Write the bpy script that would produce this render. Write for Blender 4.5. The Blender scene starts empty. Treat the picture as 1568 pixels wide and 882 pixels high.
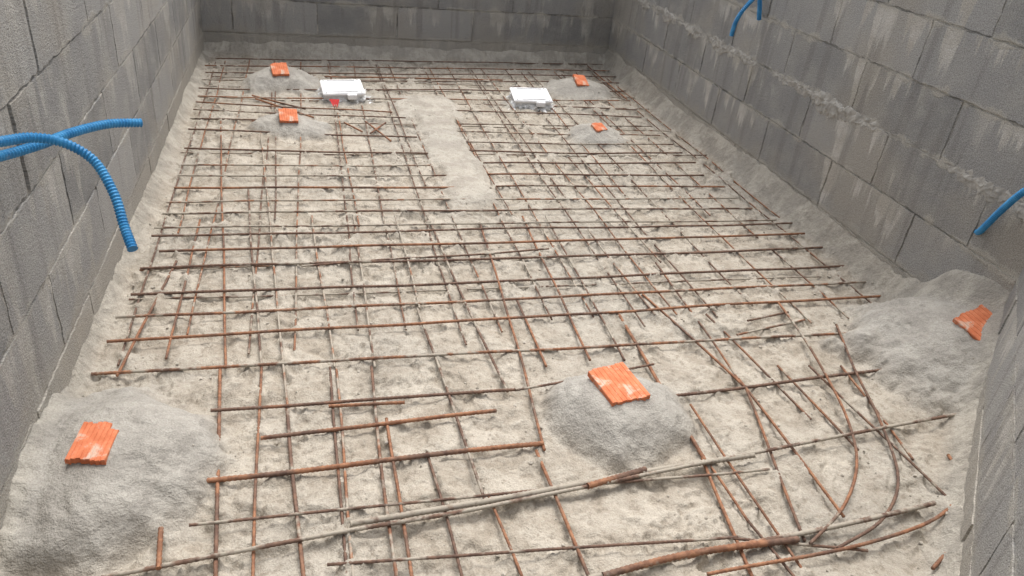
import bpy, bmesh, math, random
import numpy as np
from mathutils import Vector, Matrix
random.seed(4); rng=np.random.RandomState(7)
sc=bpy.context.scene
# ---------------- noise
_lat=rng.rand(8,256,256)
def vn(x,y,s,k=0):
    L=_lat[k%8]; x=np.asarray(x,float)/s+37.3*k+500; y=np.asarray(y,float)/s+11.7*k+500
    xi=np.floor(x).astype(int); yi=np.floor(y).astype(int); fx=x-xi; fy=y-yi
    fx=fx*fx*(3-2*fx); fy=fy*fy*(3-2*fy)
    a=L[xi%256,yi%256]; b=L[(xi+1)%256,yi%256]; c=L[xi%256,(yi+1)%256]; d=L[(xi+1)%256,(yi+1)%256]
    return (a*(1-fx)+b*fx)*(1-fy)+(c*(1-fx)+d*fx)*fy
def rot(x,y,a): return x*math.cos(a)-y*math.sin(a), x*math.sin(a)+y*math.cos(a)
def fbm(x,y,s,o=4,k=0):
    v=0;a=1;t=0
    for i in range(o):
        xr,yr=rot(x,y,.7*i+.4); v=v+a*vn(xr,yr,s,k+i); t+=a; a*=.52; s*=.5
    return v/t
def sm(a,b,x):
    t=np.clip((x-a)/(b-a),0,1); return t*t*(3-2*t)
# ---------------- pit outline (metres)
XL=-.585; XR=2.03
OUT=[(XL,-.5),(XL,5.00),(2.09,5.12),(XR,1.50),(.95,.43),(.95,-.5)]
def dseg(x,y,p,q):
    dx,dy=q[0]-p[0],q[1]-p[1]; L=math.hypot(dx,dy)
    s=((x-p[0])*dx+(y-p[1])*dy)/L; n=((x-p[0])*dy-(y-p[1])*dx)/L
    return np.sqrt(np.clip(n,0,9)**2*(n>0)+np.clip(-n-.06,0,9)**2*(n<=0)+np.clip(-s,0,9)**2+np.clip(s-L,0,9)**2)
MOUNDS=[(.76,1.41,.205,.185,.092,2.2),(-.43,1.37,.23,.30,.12,1.4),(2.00,1.52,.38,.36,.175,1.4),
        (-.13,4.39,.23,.20,.092,1.2),(-.08,3.64,.18,.17,.07,1.2),(1.64,4.4,.24,.22,.085,1.2),(1.48,3.6,.17,.16,.06,1.2),
        (.2,4.17,.17,.15,.012,2),(1.26,4.14,.17,.15,.012,2)]
def mound_h(x,y):
    H=0*x; M=0*x
    w=fbm(x,y,.14,5,5)-.5
    for (cx,cy,rx,ry,h,p) in MOUNDS:
        r=np.sqrt(((x-cx)/rx)**2+((y-cy)/ry)**2)*(1+(.7 if p<2 else .45)*w)
        if p>2: hh=h*np.clip(1-r**p,0,1)**1.0
        elif p>=1.4: hh=h*np.clip(1-r**2,0,1)**1.2
        else: hh=h*np.clip(1-r,0,1)**.95*1.15; hh=np.minimum(hh,h*.88)
        H=np.maximum(H,hh); M=np.maximum(M,sm(1.12,.75,r))
    return H,M
def floor_h(x,y):
    H,M=mound_h(x,y)
    w2=(fbm(x,y,.15,4,2)-.5)*.10
    hw=.110+w2
    S=sm(hw+.03,hw-.03,np.abs(x-.66))*sm(2.66,2.80,y+w2)*sm(4.22,4.1,y+w2)
    wide=sm(.20,.14,np.abs(x-.64)+w2*.5)*sm(3.75,3.85,y+w2)*sm(4.25,4.15,y)
    S=np.maximum(S,wide)
    smooth=np.maximum(M,S)
    flat=sm(.44,.60,fbm(x,y,.33,3,3))
    base=.012*(fbm(x,y,.7,2,1)-.5)
    wx=x+.07*(fbm(x,y,.08,3,4)-.5); wy=y+.07*(fbm(x,y,.08,3,6)-.5)
    rg=1-np.abs(2*fbm(wx,wy,.13,4,6)-1)
    tear=sm(.585,.60,fbm(wx,wy,.11,5,7))
    tear2=sm(.55,.56,fbm(wx,wy,.055,4,1))
    pit=sm(.58,.64,fbm(wx,wy,.05,4,5))
    drag=fbm(*[a*b for a,b in zip(rot(wx,wy,.5),(1.,.28))],.03,3,3)-.5
    rough=.016*(rg-.87)+.009*(fbm(x,y,.04,4,0)-.5)+.0045*(fbm(x,y,.013,3,2)-.5)+.0070*tear+.0040*tear2-.009*pit+.008*drag
    amp=(1-.85*smooth)*(1-.45*flat)
    z=-.006*(1-smooth)+base*(1-M)+ rough*amp + .004*(fbm(x,y,.03,4,1)-.5)*smooth+ .010*(fbm(x,y,.11,4,3)-.5)*M + .003*tear2*M + H + .020*S*(1-(np.abs(x-.66)/.2)**2)
    g=0*x
    for (p,q,h,wd) in ((OUT[0],OUT[1],.05,.05),(OUT[1],OUT[2],.085,.10),(OUT[2],OUT[3],.115,.065),(OUT[3],OUT[4],.07,.06),(OUT[4],OUT[5],.04,.05)):
        d=dseg(x,y,p,q)
        nn=fbm(x,y,.45,2,3); hh=h*(.75+.5*nn); ww=wd*(.45+1.1*fbm(x,y,.3,4,6))
        g=np.maximum(g,hh*np.clip(1-d/ww,0,1)**1.35)
    z=z+g+sm(0,.03,g)*(.010*(fbm(x,y,.05,4,4)-.5)-.002)
    return z,M,S,g
def fh1(x,y):
    z,_,_,_=floor_h(np.array([x],float),np.array([y],float)); return float(z[0])
# ---------------- materials
def nm(name):
    m=bpy.data.materials.new(name); m.use_nodes=True; nt=m.node_tree; nt.nodes.clear()
    o=nt.nodes.new('ShaderNodeOutputMaterial'); b=nt.nodes.new('ShaderNodeBsdfPrincipled'); nt.links.new(b.outputs[0],o.inputs[0])
    b.inputs['Roughness'].default_value=.9
    return m,nt,b
class G:
    def __init__(s,nt): s.nt=nt
    def n(s,t,**k):
        x=s.nt.nodes.new(t)
        for a,v in k.items(): setattr(x,a,v)
        return x
    def lk(s,a,b): s.nt.links.new(a,b)
    def val(s,sock,v):
        if hasattr(v,'links'): s.lk(v,sock)
        else: sock.default_value=v
    def noise(s,vec,scale,detail=4,rough=.55,dist=0):
        x=s.n('ShaderNodeTexNoise'); s.lk(vec,x.inputs['Vector']); x.inputs['Scale'].default_value=scale
        x.inputs['Detail'].default_value=detail; x.inputs['Roughness'].default_value=rough; x.inputs['Distortion'].default_value=dist
        return x.outputs['Fac']
    def rng(s,v,a,b,c=0.,d=1.):
        x=s.n('ShaderNodeMapRange',interpolation_type='SMOOTHSTEP'); s.lk(v,x.inputs[0])
        for i,q in enumerate((a,b,c,d)): x.inputs[1+i].default_value=q
        return x.outputs[0]
    def m(s,op,a,b=0.):
        x=s.n('ShaderNodeMath',operation=op); s.val(x.inputs[0],a); s.val(x.inputs[1],b); return x.outputs[0]
    def mix(s,f,a,b,mode='MIX'):
        x=s.n('ShaderNodeMix',data_type='RGBA',blend_type=mode); s.val(x.inputs[0],f)
        for sk,v in ((x.inputs[6],a),(x.inputs[7],b)):
            if isinstance(v,tuple): sk.default_value=(*v,1)
            else: s.lk(v,sk)
        return x.outputs[2]
    def scale(s,vec,v):
        x=s.n('ShaderNodeMapping'); s.lk(vec,x.inputs[0]); x.inputs['Scale'].default_value=v; return x.outputs[0]
    def bump(s,h,dist,strength=1,nrm=None):
        x=s.n('ShaderNodeBump'); s.lk(h,x.inputs['Height']); x.inputs['Distance'].default_value=dist; x.inputs['Strength'].default_value=strength
        if nrm is not None: s.lk(nrm,x.inputs['Normal'])
        return x.outputs[0]
def mat_floor():
    m,nt,b=nm('screed_concrete'); g=G(nt)
    co=g.n('ShaderNodeTexCoord').outputs['Object']
    at=g.n('ShaderNodeAttribute',attribute_name='mask'); sp=g.n('ShaderNodeSeparateColor'); g.lk(at.outputs['Color'],sp.inputs[0])
    M,S,F=sp.outputs
    n1=g.noise(co,1.6,3); n2=g.noise(co,9,6,.62,.5); n3=g.noise(co,45,4,.65); n4=g.noise(co,260,2,.6)
    c=g.mix(g.rng(n2,.35,.66),(.335,.293,.235),(.455,.412,.345))
    c=g.mix(g.m('MULTIPLY',g.rng(n1,.42,.66),.6),c,(.35,.325,.28))
    c=g.mix(g.m('MULTIPLY',g.rng(n3,.52,.72),.4),c,(.53,.49,.415))
    c=g.mix(g.m('MULTIPLY',g.rng(n3,.47,.33),.6),c,(.235,.20,.155))
    gr=g.mix(g.rng(n2,.35,.65),(.30,.288,.262),(.385,.37,.335))
    c=g.mix(g.m('MULTIPLY',M,.75),c,gr)
    c=g.mix(g.m('MULTIPLY',S,.5),c,g.mix(g.rng(n2,.4,.6),(.33,.31,.27),(.42,.395,.345)))
    c=g.mix(g.m('MULTIPLY',F,.7),c,g.mix(g.rng(n2,.4,.6),(.31,.29,.25),(.43,.40,.34)))
    c=g.mix(.22,c,g.mix(g.rng(n4,.3,.7),(.25,.25,.25),(.80,.80,.80)),'OVERLAY')
    g.lk(c,b.inputs['Base Color']); b.inputs['Roughness'].default_value=.95; b.inputs['Specular IOR Level'].default_value=.2
    h=g.m('ADD',g.m('MULTIPLY',n3,1.0),g.m('MULTIPLY',n4,.22))
    g.lk(g.bump(h,.011,.8),b.inputs['Normal'])
    return m
def mat_wall():
    m,nt,b=nm('concrete_block'); g=G(nt)
    uv=g.n('ShaderNodeUVMap',uv_map='UVMap').outputs[0]
    at=g.n('ShaderNodeAttribute',attribute_name='mask'); sp=g.n('ShaderNodeSeparateColor'); g.lk(at.outputs['Color'],sp.inputs[0])
    R,J,W=sp.outputs
    sx=g.n('ShaderNodeSeparateXYZ'); g.lk(uv,sx.inputs[0]); u,v=sx.outputs[0],sx.outputs[1]
    n1=g.noise(uv,1.5,3); n2=g.noise(uv,8,5,.6); n3=g.noise(uv,60,4,.7); n4=g.noise(uv,260,2,.7)
    c=g.mix(R,(.265,.262,.252),(.40,.39,.37))
    c=g.mix(g.m('MULTIPLY',g.rng(n2,.4,.7),.5),c,(.43,.415,.38))
    c=g.mix(g.m('MULTIPLY',g.rng(n1,.48,.68),.5),c,(.42,.375,.305))
    jc=g.mix(g.rng(n2,.40,.58),(.24,.23,.21),(.53,.505,.455))
    c=g.mix(J,c,jc)
    fr=g.m('FRACT',g.m('DIVIDE',g.m('SUBTRACT',g.m('ADD',v,2.0),.12),.2))
    st=g.noise(g.scale(uv,(11,.8,1)),1.0,5,.62)
    st2=g.noise(g.scale(uv,(2.0,1.3,1)),1.0,3,.5)
    up=g.rng(fr,.0,.98)
    drip=g.m('MULTIPLY',g.rng(g.m('ADD',st,g.m('MULTIPLY',g.m('SUBTRACT',up,.5),.16)),.525,.585),g.rng(st2,.43,.53))
    drip=g.m('MULTIPLY',drip,W)
    c=g.mix(g.m('MULTIPLY',drip,.72),c,g.mix(g.rng(n2,.4,.6),(.50,.465,.40),(.66,.63,.57)))
    sd=g.noise(g.scale(uv,(17,1.1,1)),1.0,3,.55)
    c=g.mix(g.m('MULTIPLY',g.rng(sd,.53,.66),.35),c,(.20,.19,.175))
    dj=g.m('ABSOLUTE',g.m('SUBTRACT',fr,.5))
    smr=g.rng(g.m('ADD',g.m('MULTIPLY',dj,.9),g.m('MULTIPLY',n2,.6)),.68,.75)
    c=g.mix(g.m('MULTIPLY',g.m('MULTIPLY',smr,W),.75),c,(.48,.45,.39))
    lo=g.rng(g.m('ADD',v,g.m('MULTIPLY',n2,.3)),.33,.23)
    c=g.mix(g.m('MULTIPLY',lo,.7),c,(.44,.405,.345))
    c=g.mix(.5,c,g.mix(g.rng(n4,.3,.7),(.2,.2,.2),(.8,.8,.8)),'OVERLAY')
    g.lk(c,b.inputs['Base Color']); b.inputs['Roughness'].default_value=.97; b.inputs['Specular IOR Level'].default_value=.08
    h=g.m('ADD',g.m('ADD',g.m('MULTIPLY',n3,.9),g.m('MULTIPLY',n4,.7)),g.m('MULTIPLY',g.m('MULTIPLY',smr,W),.35))
    g.lk(g.bump(h,.010,.9),b.inputs['Normal'])
    return m
def mat_bar():
    m,nt,b=nm('rusty_rebar'); g=G(nt)
    co=g.n('ShaderNodeTexCoord').outputs['Object']
    at=g.n('ShaderNodeAttribute',attribute_name='mask'); sp=g.n('ShaderNodeSeparateColor'); g.lk(at.outputs['Color'],sp.inputs[0])
    R,Du,_=sp.outputs
    n1=g.noise(co,6,3); n2=g.noise(co,60,4,.6); n3=g.noise(co,14,4,.6)
    c=g.mix(g.rng(n2,.35,.65),(.115,.072,.055),(.20,.125,.09))
    c=g.mix(g.rng(g.m('ADD',n1,g.m('MULTIPLY',g.m('SUBTRACT',R,.5),.45)),.54,.74),c,g.mix(g.rng(n2,.4,.6),(.22,.105,.062),(.34,.17,.095)))
    d=g.rng(g.m('ADD',n3,g.m('MULTIPLY',g.m('SUBTRACT',Du,.5),.7)),.46,.58)
    d=g.m('MULTIPLY',d,g.rng(n2,.3,.5,.55,1.))
    c=g.mix(d,c,(.37,.33,.27))
    g.lk(c,b.inputs['Base Color']); b.inputs['Roughness'].default_value=.85; b.inputs['Specular IOR Level'].default_value=.25
    g.lk(g.bump(n2,.002,.8),b.inputs['Normal'])
    return m
def mat_simple(name,c1,c2,scale,rough=.8,bd=.001,spec=.3,dirt=None):
    m,nt,b=nm(name); g=G(nt); co=g.n('ShaderNodeTexCoord').outputs['Object']
    n=g.noise(co,scale,5,.6); c=g.mix(g.rng(n,.35,.65),c1,c2)
    if dirt:
        c=g.mix(g.m('MULTIPLY',g.rng(g.noise(co,scale*.6,5,.65,.4),dirt[1],dirt[1]+.12),dirt[2]),c,dirt[0])
    g.lk(c,b.inputs['Base Color']); b.inputs['Roughness'].default_value=rough; b.inputs['Specular IOR Level'].default_value=spec
    g.lk(g.bump(n,bd,.7),b.inputs['Normal']); return m
MF=mat_floor(); MW=mat_wall(); MB=mat_bar()
MO=mat_simple('terracotta',(.56,.165,.075),(.68,.24,.12),30,.85,.001,.2,((.58,.48,.39),.52,.8))
MP=mat_simple('white_plastic',(.80,.80,.80),(.88,.88,.88),20,.45,.0006,.4,((.60,.57,.52),.60,.5))
MFm=mat_simple('plastic_film',(.62,.62,.60),(.80,.80,.79),40,.35,.003,.5,((.45,.42,.37),.52,.7))
MBl=mat_simple('blue_conduit',(.02,.18,.40),(.05,.27,.52),25,.45,.0004,.4,((.30,.36,.40),.60,.5))
MR=mat_simple('red_tag',(.6,.03,.03),(.7,.05,.04),20,.5)
MG=mat_simple('soil',(.20,.16,.11),(.30,.25,.18),6,.95,.02,.1)
MC=mat_simple('mortar',(.30,.285,.255),(.43,.41,.37),25,.95,.012,.1)
MK_=mat_simple('crumb_mortar',(.33,.30,.25),(.48,.44,.38),40,.95,.004,.1)
# ---------------- mesh helpers
def mesh_np(name,V,F4,mat,mask=None,smooth=True):
    me=bpy.data.meshes.new(name); V=np.asarray(V,np.float32); F4=np.asarray(F4,np.int32); k=F4.shape[1]
    me.vertices.add(len(V)); me.vertices.foreach_set('co',V.ravel())
    me.loops.add(F4.size); me.loops.foreach_set('vertex_index',F4.ravel())
    me.polygons.add(len(F4)); me.polygons.foreach_set('loop_start',np.arange(0,F4.size,k,dtype=np.int32))
    try: me.polygons.foreach_set('loop_total',np.full(len(F4),k,np.int32))
    except Exception: pass
    me.polygons.foreach_set('use_smooth',np.full(len(F4),smooth))
    if mask is not None:
        a=me.color_attributes.new('mask','FLOAT_COLOR','POINT'); mk=np.ones((len(V),4),np.float32); mk[:,:3]=mask; a.data.foreach_set('color',mk.ravel())
    me.update(calc_edges=True); me.validate()
    me.materials.append(mat)
    o=bpy.data.objects.new(name,me); sc.collection.objects.link(o); return o
def tube(pts,rad,seg=6,step=None,rib=0.):
    P=np.asarray(pts,float); L=np.r_[0,np.cumsum(np.linalg.norm(np.diff(P,axis=0),axis=1))]
    n=max(2,int(L[-1]/(step or .03))+1); s=np.linspace(0,L[-1],n)
    C=np.stack([np.interp(s,L,P[:,i]) for i in range(3)],1)
    t=np.gradient(C,axis=0); t/=np.linalg.norm(t,axis=1)[:,None]+1e-9
    ref=np.array([0,0,1.]) if abs(t[:,2]).mean()<.8 else np.array([1.,0,0])
    a=np.cross(t,ref); a/=np.linalg.norm(a,axis=1)[:,None]; b=np.cross(a,t)
    th=np.linspace(0,2*math.pi,seg,endpoint=False)
    r=rad*(1+rib*np.where(np.arange(n)%2==0,1,-1))
    V=C[:,None,:]+r[:,None,None]*(np.cos(th)[None,:,None]*a[:,None,:]+np.sin(th)[None,:,None]*b[:,None,:])
    V=V.reshape(-1,3); i=np.arange(n-1)[:,None]*seg; j=np.arange(seg)[None,:]; j2=(j+1)%seg
    F=np.stack([i+j,i+j2,i+seg+j2,i+seg+j],-1).reshape(-1,4)
    ex=[]
    for base in (0,(n-1)*seg):
        for k in range(0,seg-2,2): ex.append([base,base+k+1,base+k+2,base+(k+3)%seg])
    return V,np.concatenate([F,np.array(ex)])
def crv(pts,n=10):
    P=[np.array(p,float) for p in pts]; out=[]
    for i in range(len(P)-1):
        p0=P[max(i-1,0)];p1=P[i];p2=P[i+1];p3=P[min(i+2,len(P)-1)]
        for k in range(n):
            t=k/n; out.append(.5*((2*p1)+(-p0+p2)*t+(2*p0-5*p1+4*p2-p3)*t*t+(-p0+3*p1-3*p2+p3)*t**3))
    out.append(P[-1]); return out
# ---------------- reinforcement, plan coordinates in centimetres: x0,y0,x1,y1 + radius mm + cement dust
TRX='''-51,481,206,507 -55,464,207,492 -54,451,205,477 -54,436,200,461 -54,420,196,441 -53,405,192,421 5,450,120,457 -53,396,44,388
-53,385,50,379 76,394,189,392 -53,372,-21,371 147,406,190,405 -52,355,52,351 73,359,185,360 76,371,187,375 -51,331,54,329 74,332,186,333 75,344,187,346
-50,312,53,314 78,317,187,320 -50,290,61,290 77,304,184,304 78,291,188,290 -50,301,60,302
-51,277,188,278 -51,267,189,267 -52,255,194,255 -52,249,200,251 -48,237,199,241 -52,226,202,229 -3,225,85,234 -52,210,208,214 -54,198,205,202
-54,186,212,192 -55,172,181,170 -25,154,52,153 3,152,22,151 95,146,182,151 -13,143,45,145 -29,130,54,132 -26,118,108,116 1,104,89,97 87,97,117,89
52,153,96,160 130,172,159,179 138,180,156,184'''
TRR=[(4,.3),(4,.4),(4,.3),(4,.5),(4,.3),(4,.5),(5,.2),(4,.2),(4,.5),(4,.4),(4,.5),(4,.3),(4.5,.3),(4,.5),(4,.5),(4.5,.25),(4.5,.3),(4,.5),
(4,.6),(4.5,.3),(5,.1),(4.5,.3),(4.5,.4),(4,.6),(4,.6),(4.5,.5),(4,.6),(4.5,.4),(5,.05),(5,.35),(4,.4),(5,.3),(5,.45),(5,.1),(5,.5),(5,.25),(5,.2),(5.5,.35),(6,.15),(7,-.1),
(4,.5),(4,.4),(4,.5),(4,.4),(4,.5),(4,.4)]
RODX='''-40,107 -4,111 38,114 107,121 176,128|6,113 38,115 78,119 106,120|60,116 76,119|55,92 76,94 102,94|52,92 86,94 115,96 143,99
160,113 157,105 150,99 139,94 124,91 104,89 77,88|155,189 152,170 147,150 141,131 132,114 119,101 104,92|168,174 158,150 150,128 140,108 126,96 110,90|164,113 156,101 143,90 128,82|-30,107 -31,117'''
RODR=[(5.5,.55),(8,.75),(9,-.2),(9,.3),(7,.6),(5,.2),(4.5,.4),(4.5,.3),(5,.1),(6,.2)]
LGX='''-38,262,-38,177 -42,231,-49,171 -40,373,-23,172 -24,172,-20,104 -23,288,-14,171 -14,171,-13,103 -21,356,-7,152 -7,154,-4,101 1,264,5,169
4,169,5,100 6,169,6,100 16,263,16,168 15,168,14,99 17,146,17,98 32,263,32,197 32,197,36,115 44,263,50,153 25,133,27,97 64,256,54,130 52,130,53,92 64,199,64,163 37,117,39,95
82,262,78,165 92,262,88,164 96,188,93,121 93,122,87,87 106,249,108,187 109,200,119,148 119,151,118,99 93,148,94,101 119,148,104,94 126,186,131,132 135,156,137,119 145,155,149,99
122,327,125,222 123,222,119,148 99,142,99,85 94,101,96,85 156,154,150,114 77,398,76,317 29,373,39,346 18,371,26,358 39,372,30,356 -25,406,4,379 -27,412,0,392 192,503,192,427'''
LGR=[(4,-.1),(4.5,-.1),(4,.2),(5,0),(4,.5),(4,.2),(4,.6),(5,.4),(4,.6),(4,.3),(4,.5),(4,.6),(4.5,.5),(4.5,0),(4,.6),(4.5,.5),(4.5,.5),(4,.3),(4.5,.3),(5,.2),(4.5,0),(4,.3),
(4.5,.3),(4,.5),(6,-.1),(5,.2),(4,.5),(4.5,.2),(4.5,.1),(4,.3),(4.5,.1),(4,.4),(4,.3),(4,.4),(4,.5),(4,.4),(4,.2),(4,.4),(4,.4),(4,.5),(5,.1),(5,.1),(5,.1),(5,.1),(5,0),(5,0)]
bars=[]
def seg4(s): return [tuple(float(v)/100 for v in t.split(',')) for t in s.split()]
for q,(r,du) in zip(seg4(TRX),TRR): bars.append(([q[:2],q[2:]],r*.001,du,.0152))
nT=len(bars)
for s,(r,du) in zip(RODX.replace('\n','|').split('|'),RODR): bars.append((seg4(s),r*.001,du,.022))
nR=len(bars)
for q,(r,du) in zip(seg4(LGX),LGR): bars.append(([q[:2],q[2:]],r*.001,du,.0108))
xs=np.arange(XL+.10,2.0,.15)
for i,x in enumerate(xs):
    j=random.uniform(-.02,.02)
    bars.append(([(x+j,random.uniform(1.75,1.9)),(x+j+random.uniform(-.04,.04),4.85)],.0035,.45,.0062))
    if i%2==0: bars.append(([(x+.05+j,random.uniform(2.4,3.2)),(x+.05-j+random.uniform(-.03,.03),4.8)],.0035,.4,.0065))
for y in np.arange(1.9,4.7,.2):
    if random.random()<.6: bars.append(([(XL+.06,y+random.uniform(-.03,.03)),(2.0,y+random.uniform(-.03,.03))],.0035,.6,.004))
# ---------------- floor
ys=[-.5]
while ys[-1]<5.2:
    y=ys[-1]; ys.append(y+ (.03 if y<.6 else .0042+.0022*max(0,y-.8)))
ys=np.array(ys); gx=np.arange(XL-.03,2.13,.005)
X,Y=np.meshgrid(gx,ys,indexing='ij')
Z,M,S,Gv=floor_h(X,Y)
spl=np.zeros_like(Z)
lowz=lambda x,y:.012*(fbm(x,y,.7,2,1)-.5)
def barpath(p2,zo,seed):
    P=crv(p2,8) if len(p2)>2 else [np.array(p2[0]),np.array(p2[1])]
    P=np.array(P); L=np.r_[0,np.cumsum(np.linalg.norm(np.diff(P,axis=0),axis=1))]
    n=max(3,int(L[-1]/.03)); s=np.linspace(0,L[-1],n); x=np.interp(s,L,P[:,0]); y=np.interp(s,L,P[:,1])
    w=(fbm(s,s*0+seed*3.1,.5,2,seed)-.5)
    w2=(fbm(s,s*0+seed*1.7,.45,2,seed+3)-.5)
    t=np.array([P[-1][1]-P[0][1],-(P[-1][0]-P[0][0])]); t/=np.linalg.norm(t)+1e-9
    x=x+t[0]*w*.014; y=y+t[1]*w*.014
    z=lowz(x,y)+zo-.004+w2*.008
    return np.stack([x,y,z],1)
paths=[]
for k,(p2,r,du,zo) in enumerate(bars):
    pp=barpath(p2,zo,k); paths.append(pp)
    s=np.concatenate([np.linspace(pp[i],pp[i+1],8) for i in range(len(pp)-1)])
    ix=np.clip(np.searchsorted(gx,s[:,0]),0,len(gx)-1); iy=np.clip(np.searchsorted(ys,s[:,1]),0,len(ys)-1)
    spl[ix,iy]=1
for _ in range(3):
    q=spl.copy()
    for ax in (0,1): q=np.maximum(q,.80*np.maximum(np.roll(spl,1,ax),np.roll(spl,-1,ax)))
    spl=q
for _ in range(2): spl=(spl+np.roll(spl,1,0)+np.roll(spl,-1,0)+np.roll(spl,1,1)+np.roll(spl,-1,1))/5
nz=fbm(X,Y,.06,5,2)
Z=Z+(spl*(.015*sm(.56,.67,nz)-.009*sm(.54,.43,nz)))*(1-.9*np.maximum(M,S))
nx,ny=len(gx),len(ys)
V=np.stack([X,Y,Z],-1).reshape(-1,3)
i=np.arange(nx-1)[:,None]*ny; j=np.arange(ny-1)[None,:]
F=np.stack([i+j,i+ny+j,i+ny+j+1,i+j+1],-1).reshape(-1,4)
mask=np.stack([M,S,np.clip(Gv/.03,0,1)],-1).reshape(-1,3)
mesh_np('pit_floor',V,F,MF,mask)
# crumbs of mortar scattered over the screed
bm=bmesh.new(); bmesh.ops.create_icosphere(bm,subdivisions=1,radius=1); iv=np.array([v.co[:] for v in bm.verts]); fi=np.array([[v.index for v in f.verts] for f in bm.faces]); bm.free()
NC=6000; cx=rng.uniform(XL+.02,2.0,NC); cy=.75+4.2*rng.rand(NC)**1.5
dens=fbm(cx,cy,.25,3,6); keep=(dens>.45)|(rng.rand(NC)<.2)
p,q=OUT[3],OUT[4]
dx,dy=q[0]-p[0],q[1]-p[1]; keep&=(((cx-p[0])*dy-(cy-p[1])*dx)/math.hypot(dx,dy)>.02)
keep&=(mound_h(cx,cy)[1]<.3)|(rng.rand(NC)<.12)
cx=cx[keep]; cy=cy[keep]
ix=np.clip(np.searchsorted(gx,cx),0,nx-1); iy=np.clip(np.searchsorted(ys,cy),0,ny-1); cz=Z[ix,iy]
r=.0012+.0045*rng.rand(len(cx))**5.
VV=iv[None]*(.65+.7*rng.rand(len(cx),12,1))*r[:,None,None]*np.array([1,1,.75]); VV=VV+np.stack([cx,cy,cz+r*.3],-1)[:,None,:]
FF=fi[None]+(np.arange(len(cx))*12)[:,None,None]
mesh_np('mortar_crumbs',VV.reshape(-1,3),FF.reshape(-1,3),MK_,smooth=False)
def build_bars(name,idx):
    Vs=[];Fs=[];Ms=[];off=0
    for k in idx:
        p2,r,du,zo=bars[k]; near=paths[k][:,1].min()<2.3
        v,f=tube(paths[k],r*.88,6,.0055 if near else .02,.11 if near else .04)
        R=random.random() if du>0.2 else .9
        mk=np.zeros((len(v),3)); mk[:,0]=R; mk[:,1]=du
        Vs.append(v);Fs.append(f+off);Ms.append(mk);off+=len(v)
    return mesh_np(name,np.concatenate(Vs),np.concatenate(Fs),MB,np.concatenate(Ms))
rods=range(nT,nR)
build_bars('rebar_grid',[k for k in range(len(bars)) if k not in rods])
for k in rods: build_bars('rebar_rod',[k])
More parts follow.
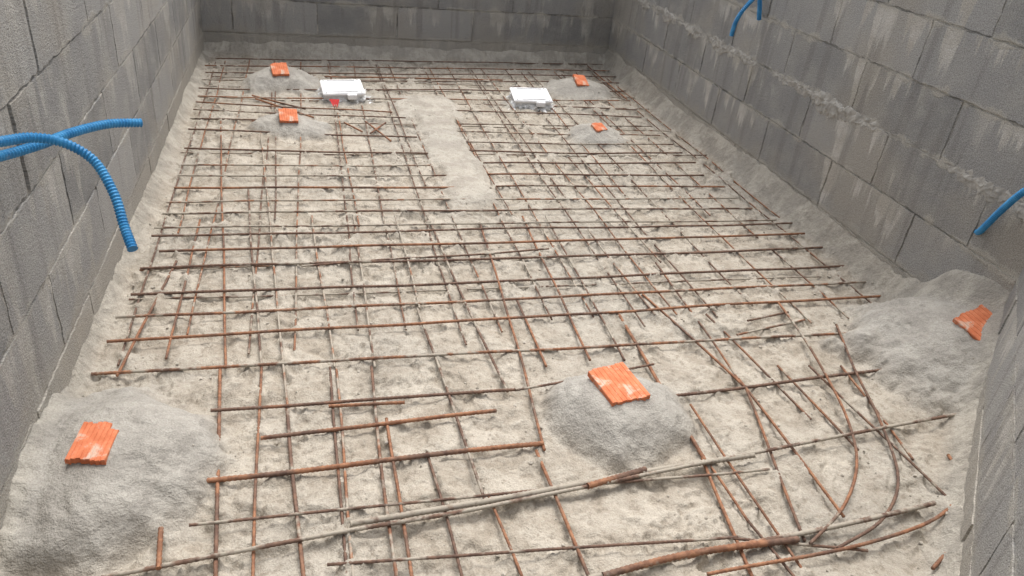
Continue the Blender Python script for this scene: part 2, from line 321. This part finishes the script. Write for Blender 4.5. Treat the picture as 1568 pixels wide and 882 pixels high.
# ---------------- walls
def wall(name,p,q,W,top,seed,th=.2,extend=0.):
    rd=random.Random(seed)
    p=np.array(p);q=np.array(q); L=np.linalg.norm(q-p); d=(q-p)/L; nrm=np.array([d[1],-d[0]])
    V=[];F=[];MK=[];UV=[]
    def add(pts,fs,mk):
        o=len(V)
        for (u,w,z) in pts:
            V.append((p[0]+d[0]*u+nrm[0]*w,p[1]+d[1]*u+nrm[1]*w,z)); UV.append((u+seed*7,z)); MK.append(mk)
        for f in fs: F.append([o+a for a in f])
    z0=-.15; e=extend
    nu=int(L/.02)+1; nz_=int((top-z0)/.02)+1
    us=np.linspace(-e,L+e,nu); zs=np.linspace(z0,top,nz_)
    U_,Z_=np.meshgrid(us,zs,indexing='ij'); Wm=-.0012+.009*(fbm(U_+seed*9,Z_,.09,4,seed)-.5)
    pts=[(us[a],Wm[a,b],zs[b]) for a in range(nu) for b in range(nz_)]
    fs=[[a*nz_+b,(a+1)*nz_+b,(a+1)*nz_+b+1,a*nz_+b+1] for a in range(nu-1) for b in range(nz_-1)]
    add(pts,fs,(.5,1,W))
    add([(-e,-.008,top),(L+e,-.008,top),(L+e,-th,top),(-e,-th,top),(-e,-th,z0),(L+e,-th,z0)],[[0,1,2,3],[3,2,5,4]],(.5,.3,W))
    add([(-e,-.008,z0),(-e,-.008,top),(-e,-th,top),(-e,-th,z0)],[[0,1,2,3]],(.5,.3,W))
    add([(L+e,-.008,z0),(L+e,-.008,top),(L+e,-th,top),(L+e,-th,z0)],[[0,3,2,1]],(.5,.3,W))
    k=0; z=-.08
    while z<top-.05:
        u=-rd.uniform(.05,.1)-(.25 if k%2 else 0)
        while u<L:
            a=max(u+.004,0.0); b=min(u+.496,L)
            if b-a>.03:
                pr=rd.uniform(.0012,.0045); R=rd.random(); tl=rd.uniform(-.003,.003)
                zt=min(z+.196,top-.004); zb=z+.004
                jx=lambda:rd.uniform(-.003,.003)
                nu2=max(2,int((b-a)/.02)); nv2=9; o2=[]
                for ia in range(nu2+1):
                    for ib in range(nv2+1):
                        uu=a+(b-a)*ia/nu2; zz=zb+(zt-zb)*ib/nv2
                        edge=(ia in(0,nu2)) or (ib in(0,nv2))
                        ww=pr+tl*(ia/nu2-.5)
                        if edge: uu+=jx(); zz+=jx(); ww-= rd.random()*.001
                        o2.append((uu,ww,zz))
                fs=[[x*(nv2+1)+y_,(x+1)*(nv2+1)+y_,(x+1)*(nv2+1)+y_+1,x*(nv2+1)+y_+1] for x in range(nu2) for y_ in range(nv2)]
                rim=[(x,0) for x in range(nu2+1)]+[(nu2,y_) for y_ in range(1,nv2+1)]+[(x,nv2) for x in range(nu2-1,-1,-1)]+[(0,y_) for y_ in range(nv2-1,0,-1)]
                nb=len(o2)
                for (x,y_) in rim:
                    uu,ww,zz=o2[x*(nv2+1)+y_]; o2.append((uu,-.012,zz))
                for m_ in range(len(rim)):
                    x,y_=rim[m_]; x2,y2=rim[(m_+1)%len(rim)]
                    fs.append([x*(nv2+1)+y_,nb+m_,nb+(m_+1)%len(rim),x2*(nv2+1)+y2])
                add(o2,fs,(R,0,W))
            u+=.5
        z+=.2; k+=1
    o=mesh_np(name,V,F,MW,np.array(MK),smooth=False)
    uvl=o.data.uv_layers.new(name='UVMap'); li=np.zeros(len(o.data.loops),np.int32); o.data.loops.foreach_get('vertex_index',li)
    uvl.data.foreach_set('uv',np.array(UV,np.float32)[li].ravel())
    return o
wall('block_wall',OUT[0],OUT[1],.5,1.120,1)
wall('block_wall',OUT[1],OUT[2],.7,1.117,2,extend=.2)
wall('block_wall',OUT[2],OUT[3],1.,1.123,3)
wall('block_wall',OUT[3],OUT[4],.6,1.126,4)
wall('block_wall',OUT[4],OUT[5],.5,1.114,5)
wall('block_wall',OUT[5],OUT[0],.5,1.129,6,extend=.2)
def ridge(name,p,q,z,r0,seed,lo=.33,gain=3.2):
    p=np.array(p);q=np.array(q);L=np.linalg.norm(q-p);d=(q-p)/L;nr=np.array([d[1],-d[0]])
    n=int(L/.006); seg=13; s=np.linspace(0,L,n)
    R=r0*np.clip(.1+gain*(fbm(s,s*0+seed,.22,5,seed)-lo),.02,1.1)
    th=np.linspace(-math.pi/2,math.pi/2,seg)
    Sg,Tg=np.meshgrid(s,th,indexing='ij'); nn=fbm(Sg,Tg*.05,.022,5,seed+1); rr=R[:,None]*(.25+1.5*nn)
    w=-.004+np.cos(Tg)*rr*.6; zz=z+np.sin(Tg)*rr*1.9-.3*rr+.02*(fbm(Sg,Sg*0,.4,2,2)-.5)
    V=np.stack([p[0]+d[0]*Sg+nr[0]*w,p[1]+d[1]*Sg+nr[1]*w,zz],-1).reshape(-1,3)
    i=np.arange(n-1)[:,None]*seg;j=np.arange(seg-1)[None,:]
    F=np.stack([i+j,i+seg+j,i+seg+j+1,i+j+1],-1).reshape(-1,4)
    return mesh_np(name,V,F,MC,smooth=False)
ridge('mortar_ledge',(2.085,4.9),(2.03,1.52),.515,.020,1,.2,2.0)
o=[(-60,-60),(60,-60),(60,60),(-60,60)]; ir=[(-.9,-.8),(2.4,-.8),(2.4,5.4),(-.9,5.4)]
mesh_np('ground',[(a,b,1.05) for a,b in o+ir]+[(a,b,-.2) for a,b in ir],[[0,1,5,4],[1,2,6,5],[2,3,7,6],[3,0,4,7],[4,5,9,8],[5,6,10,9],[6,7,11,10],[7,4,8,11]],MG,smooth=False)
# ---------------- broken hollow-brick pieces
def brick(cx,cy,w,l,ang,tx,ty,lift=.006,seed=0):
    rd=random.Random(seed); nr=8; prof=[]
    for a in range(nr):
        u0=-w/2+w*a/nr; s=w/nr
        prof+= [(u0+.0004,-.0016),(u0+s*.16,.0),(u0+s*.84,.0),(u0+s-.0004,-.0016)]
    ny_=10; V=[];F=[]
    c0=rd.uniform(-.006,.006); e=0; E0=[];E1=[]
    for a in range(nr):
        e=.6*e+rd.uniform(-.003,.003); E0.append(e)
        E1.append(c0*a/nr+rd.uniform(-.003,.003)-(.018 if a>=nr-2 and seed%2 else 0)-(.012 if a<1 and seed%3==0 else 0))
    for (k,(u,z)) in enumerate(prof):
        a0=E0[k//4]+rd.uniform(-.001,.001); a1=E1[k//4]+rd.uniform(-.001,.001)
        for m_ in range(ny_+1):
            t=m_/ny_; V.append((u,(-l/2+a0)*(1-t)+(l/2+a1)*t,z))
    n1=len(V)
    for v in list(V): V.append((v[0],v[1],v[2]-.014))
    c=ny_+1; K=len(prof)
    for k in range(K-1):
        for m_ in range(ny_):
            a=k*c+m_; F.append([a,a+c,a+c+1,a+1]); F.append([n1+a,n1+a+1,n1+a+c+1,n1+a+c])
        for m_ in (0,ny_):
            a=k*c+m_; F.append([a,n1+a,n1+a+c,a+c])
    for k in (0,K-1):
        for m_ in range(ny_):
            a=k*c+m_; F.append([a,a+1,n1+a+1,n1+a])
    ob=mesh_np('brick_fragment',V,F,MO,smooth=False)
    ob.location=(cx,cy,fh1(cx,cy)+lift); ob.rotation_euler=(tx,ty,ang)
    return ob
brick(.765,1.425,.115,.135,math.radians(10),math.radians(2),math.radians(0),.008,2)
brick(-.450,1.335,.078,.105,math.radians(-8),math.radians(4),math.radians(0),.007,5)
brick(1.950,1.485,.11,.10,math.radians(8),math.radians(12),math.radians(-20),.013,4)
brick(-.13,4.34,.09,.10,math.radians(10),math.radians(22),0,.014,6)
brick(-.08,3.60,.085,.09,math.radians(5),math.radians(22),0,.012,8)
brick(1.64,4.36,.08,.10,math.radians(5),math.radians(20),math.radians(5),.014,10)
brick(1.48,3.57,.07,.07,math.radians(15),math.radians(14),0,.010,12)
# ---------------- drain boxes
def drain(cx,cy,ang,seed,tag):
    e=bpy.data.objects.new('floor_drain_box',None); sc.collection.objects.link(e); e.location=(cx,cy,-.012); e.rotation_euler=(math.radians(3),math.radians(-2),ang)
    def box(nm_,sx,sy,z0,z1,bv,mat,x=0,y=0):
        bm=bmesh.new(); bmesh.ops.create_cube(bm,size=1)
        for v in bm.verts: v.co=Vector((v.co.x*sx+x,v.co.y*sy+y,z0+(v.co.z+.5)*(z1-z0)))
        bmesh.ops.bevel(bm,geom=bm.edges[:],offset=bv,segments=2,affect='EDGES')
        me=bpy.data.meshes.new(nm_); bm.to_mesh(me); bm.free(); me.materials.append(mat)
        o=bpy.data.objects.new(nm_,me); sc.collection.objects.link(o); o.parent=e; return o
    box('sump_body',.17,.17,-.03,.052,.008,MP); box('flange',.205,.205,.042,.050,.003,MP)
    box('lid',.222,.225,.0535,.068,.004,MP); box('lid_rim_front',.15,.012,.0675,.073,.002,MP,0,-.088); box('lid_rim_back',.15,.012,.0675,.073,.002,MP,0,.088)
    box('lid_panel',.115,.13,.0675,.0705,.002,MP); box('lid_tab',.05,.03,.040,.066,.003,MP,.04,-.118)
    for sx in(-1,1):
        for sy in(-1,1):
            bm=bmesh.new(); bmesh.ops.create_cone(bm,cap_ends=True,segments=12,radius1=.006,radius2=.005,depth=.004)
            me=bpy.data.meshes.new('screw'); bm.to_mesh(me); bm.free(); me.materials.append(MFm); o=bpy.data.objects.new('screw',me); sc.collection.objects.link(o); o.parent=e; o.location=(sx*.092,sy*.096,.070)
    n=140; m_=9; a=np.linspace(0,2*math.pi,n,endpoint=False)
    A,B=np.meshgrid(a,np.linspace(0,1,m_),indexing='ij')
    q=np.abs(np.cos(A))**6+np.abs(np.sin(A))**6; R=(.098+.036*B)/q**(1/6)
    R=R*(1+.34*(vn(A*3,B*2+seed,.35,seed)-.5)*(.2+B)); z=.047-.045*B*(.5+vn(A*2,B*0,.6,seed+4))+.028*(vn(A*4,B*3,.5,seed+2)-.5)*B
    V=np.stack([R*np.cos(A),R*np.sin(A),z],-1).reshape(-1,3); i=np.arange(n)[:,None];j=np.arange(m_-1)[None,:]
    F=np.stack([i*m_+j,((i+1)%n)*m_+j,((i+1)%n)*m_+j+1,i*m_+j+1],-1).reshape(-1,4)
    o=mesh_np('plastic_film',V,F,MFm,smooth=False); o.parent=e
    if tag:
        o=mesh_np('red_tag',[(-.085,-.140,.050),(-.03,-.143,.048),(-.045,-.175,.018),(-.066,-.175,.020)],[[0,3,2,1]],MR,smooth=False); o.parent=e
drain(.20,4.17,math.radians(3),1,True); drain(1.265,4.14,math.radians(-6),2,False)
# ---------------- blue corrugated conduit (mm coordinates)
def hose(s,rad=.0105):
    P=crv([tuple(float(v)/1000 for v in t.split(',')) for t in s.split()],12); v,f=tube(P,rad,14,.0036,0)
    n=len(v)//14; C=v.reshape(n,14,3); ctr=C.mean(1,keepdims=True); k=np.arange(n)%2; s=np.where(k==0,1.0,.78)[:,None,None]
    v=(ctr+(C-ctr)*s).reshape(-1,3)
    return mesh_np('corrugated_conduit',v,f,MBl,smooth=False)
hose('-656,1422,683 -606,1474,675 -568,1551,661 -523,1630,655 -482,1713,652 -428,1789,646 -370,1836,634')
hose('-634,1407,709 -584,1467,715 -552,1522,701 -514,1576,690 -465,1597,671 -418,1596,633 -382,1552,580 -363,1506,533 -343,1458,504')
hose('1955,3294,614 1947,3273,675 1956,3248,738 2022,3268,804 2090,3273,850')
hose('1995,3163,718 1970,3141,769 1951,3125,831 1989,3097,905 2090,3060,934')
hose('2048,1712,372 2028,1687,386 2003,1652,430 1978,1606,502 1949,1545,585 1947,1476,669 2011,1401,718')
# ---------------- camera, light
T=(.9658,-.0348,.257); D=(-.238,-.5125,.825); N=(-.1028,.858,.5033)
right=Vector((T[0],D[0],-N[0])).normalized(); up=Vector((-T[1],-D[1],N[1])); up=(up-right*up.dot(right)).normalized(); back=right.cross(up)
mw=Matrix.Identity(4)
for i_,v in enumerate((right,up,back)):
    for k_ in range(3): mw[k_][i_]=v[k_]
mw.translation=Vector((0,0,1.27))
cam=bpy.data.cameras.new('camera'); co=bpy.data.objects.new('camera',cam); sc.collection.objects.link(co); co.matrix_world=mw
cam.sensor_width=36; cam.lens=26.43; cam.clip_start=.02; cam.clip_end=300; sc.camera=co
w=bpy.data.worlds.new('World'); sc.world=w; w.use_nodes=True; nt=w.node_tree; bg=nt.nodes['Background']
sky=nt.nodes.new('ShaderNodeTexSky'); sky.sky_type='NISHITA'; sky.sun_disc=False; sky.sun_elevation=math.radians(66); sky.sun_rotation=math.radians(20); sky.air_density=1.0; sky.dust_density=6; sky.ozone_density=.8
hs=nt.nodes.new('ShaderNodeHueSaturation'); hs.inputs['Saturation'].default_value=.35; hs.inputs['Value'].default_value=1.75
nt.links.new(sky.outputs[0],hs.inputs['Color']); nt.links.new(hs.outputs[0],bg.inputs[0]); bg.inputs[1].default_value=.15
sun=bpy.data.lights.new('sun','SUN'); sun.energy=.9; sun.angle=math.radians(26); sun.color=(1,.985,.96)
so=bpy.data.objects.new('sun',sun); sc.collection.objects.link(so)
az=math.radians(20); el=math.radians(66)
dv=Vector((math.sin(az)*math.cos(el),math.cos(az)*math.cos(el),math.sin(el))); so.rotation_euler=dv.to_track_quat('Z','Y').to_euler()
sc.view_settings.view_transform='Standard'; sc.view_settings.look='None'; sc.view_settings.exposure=0
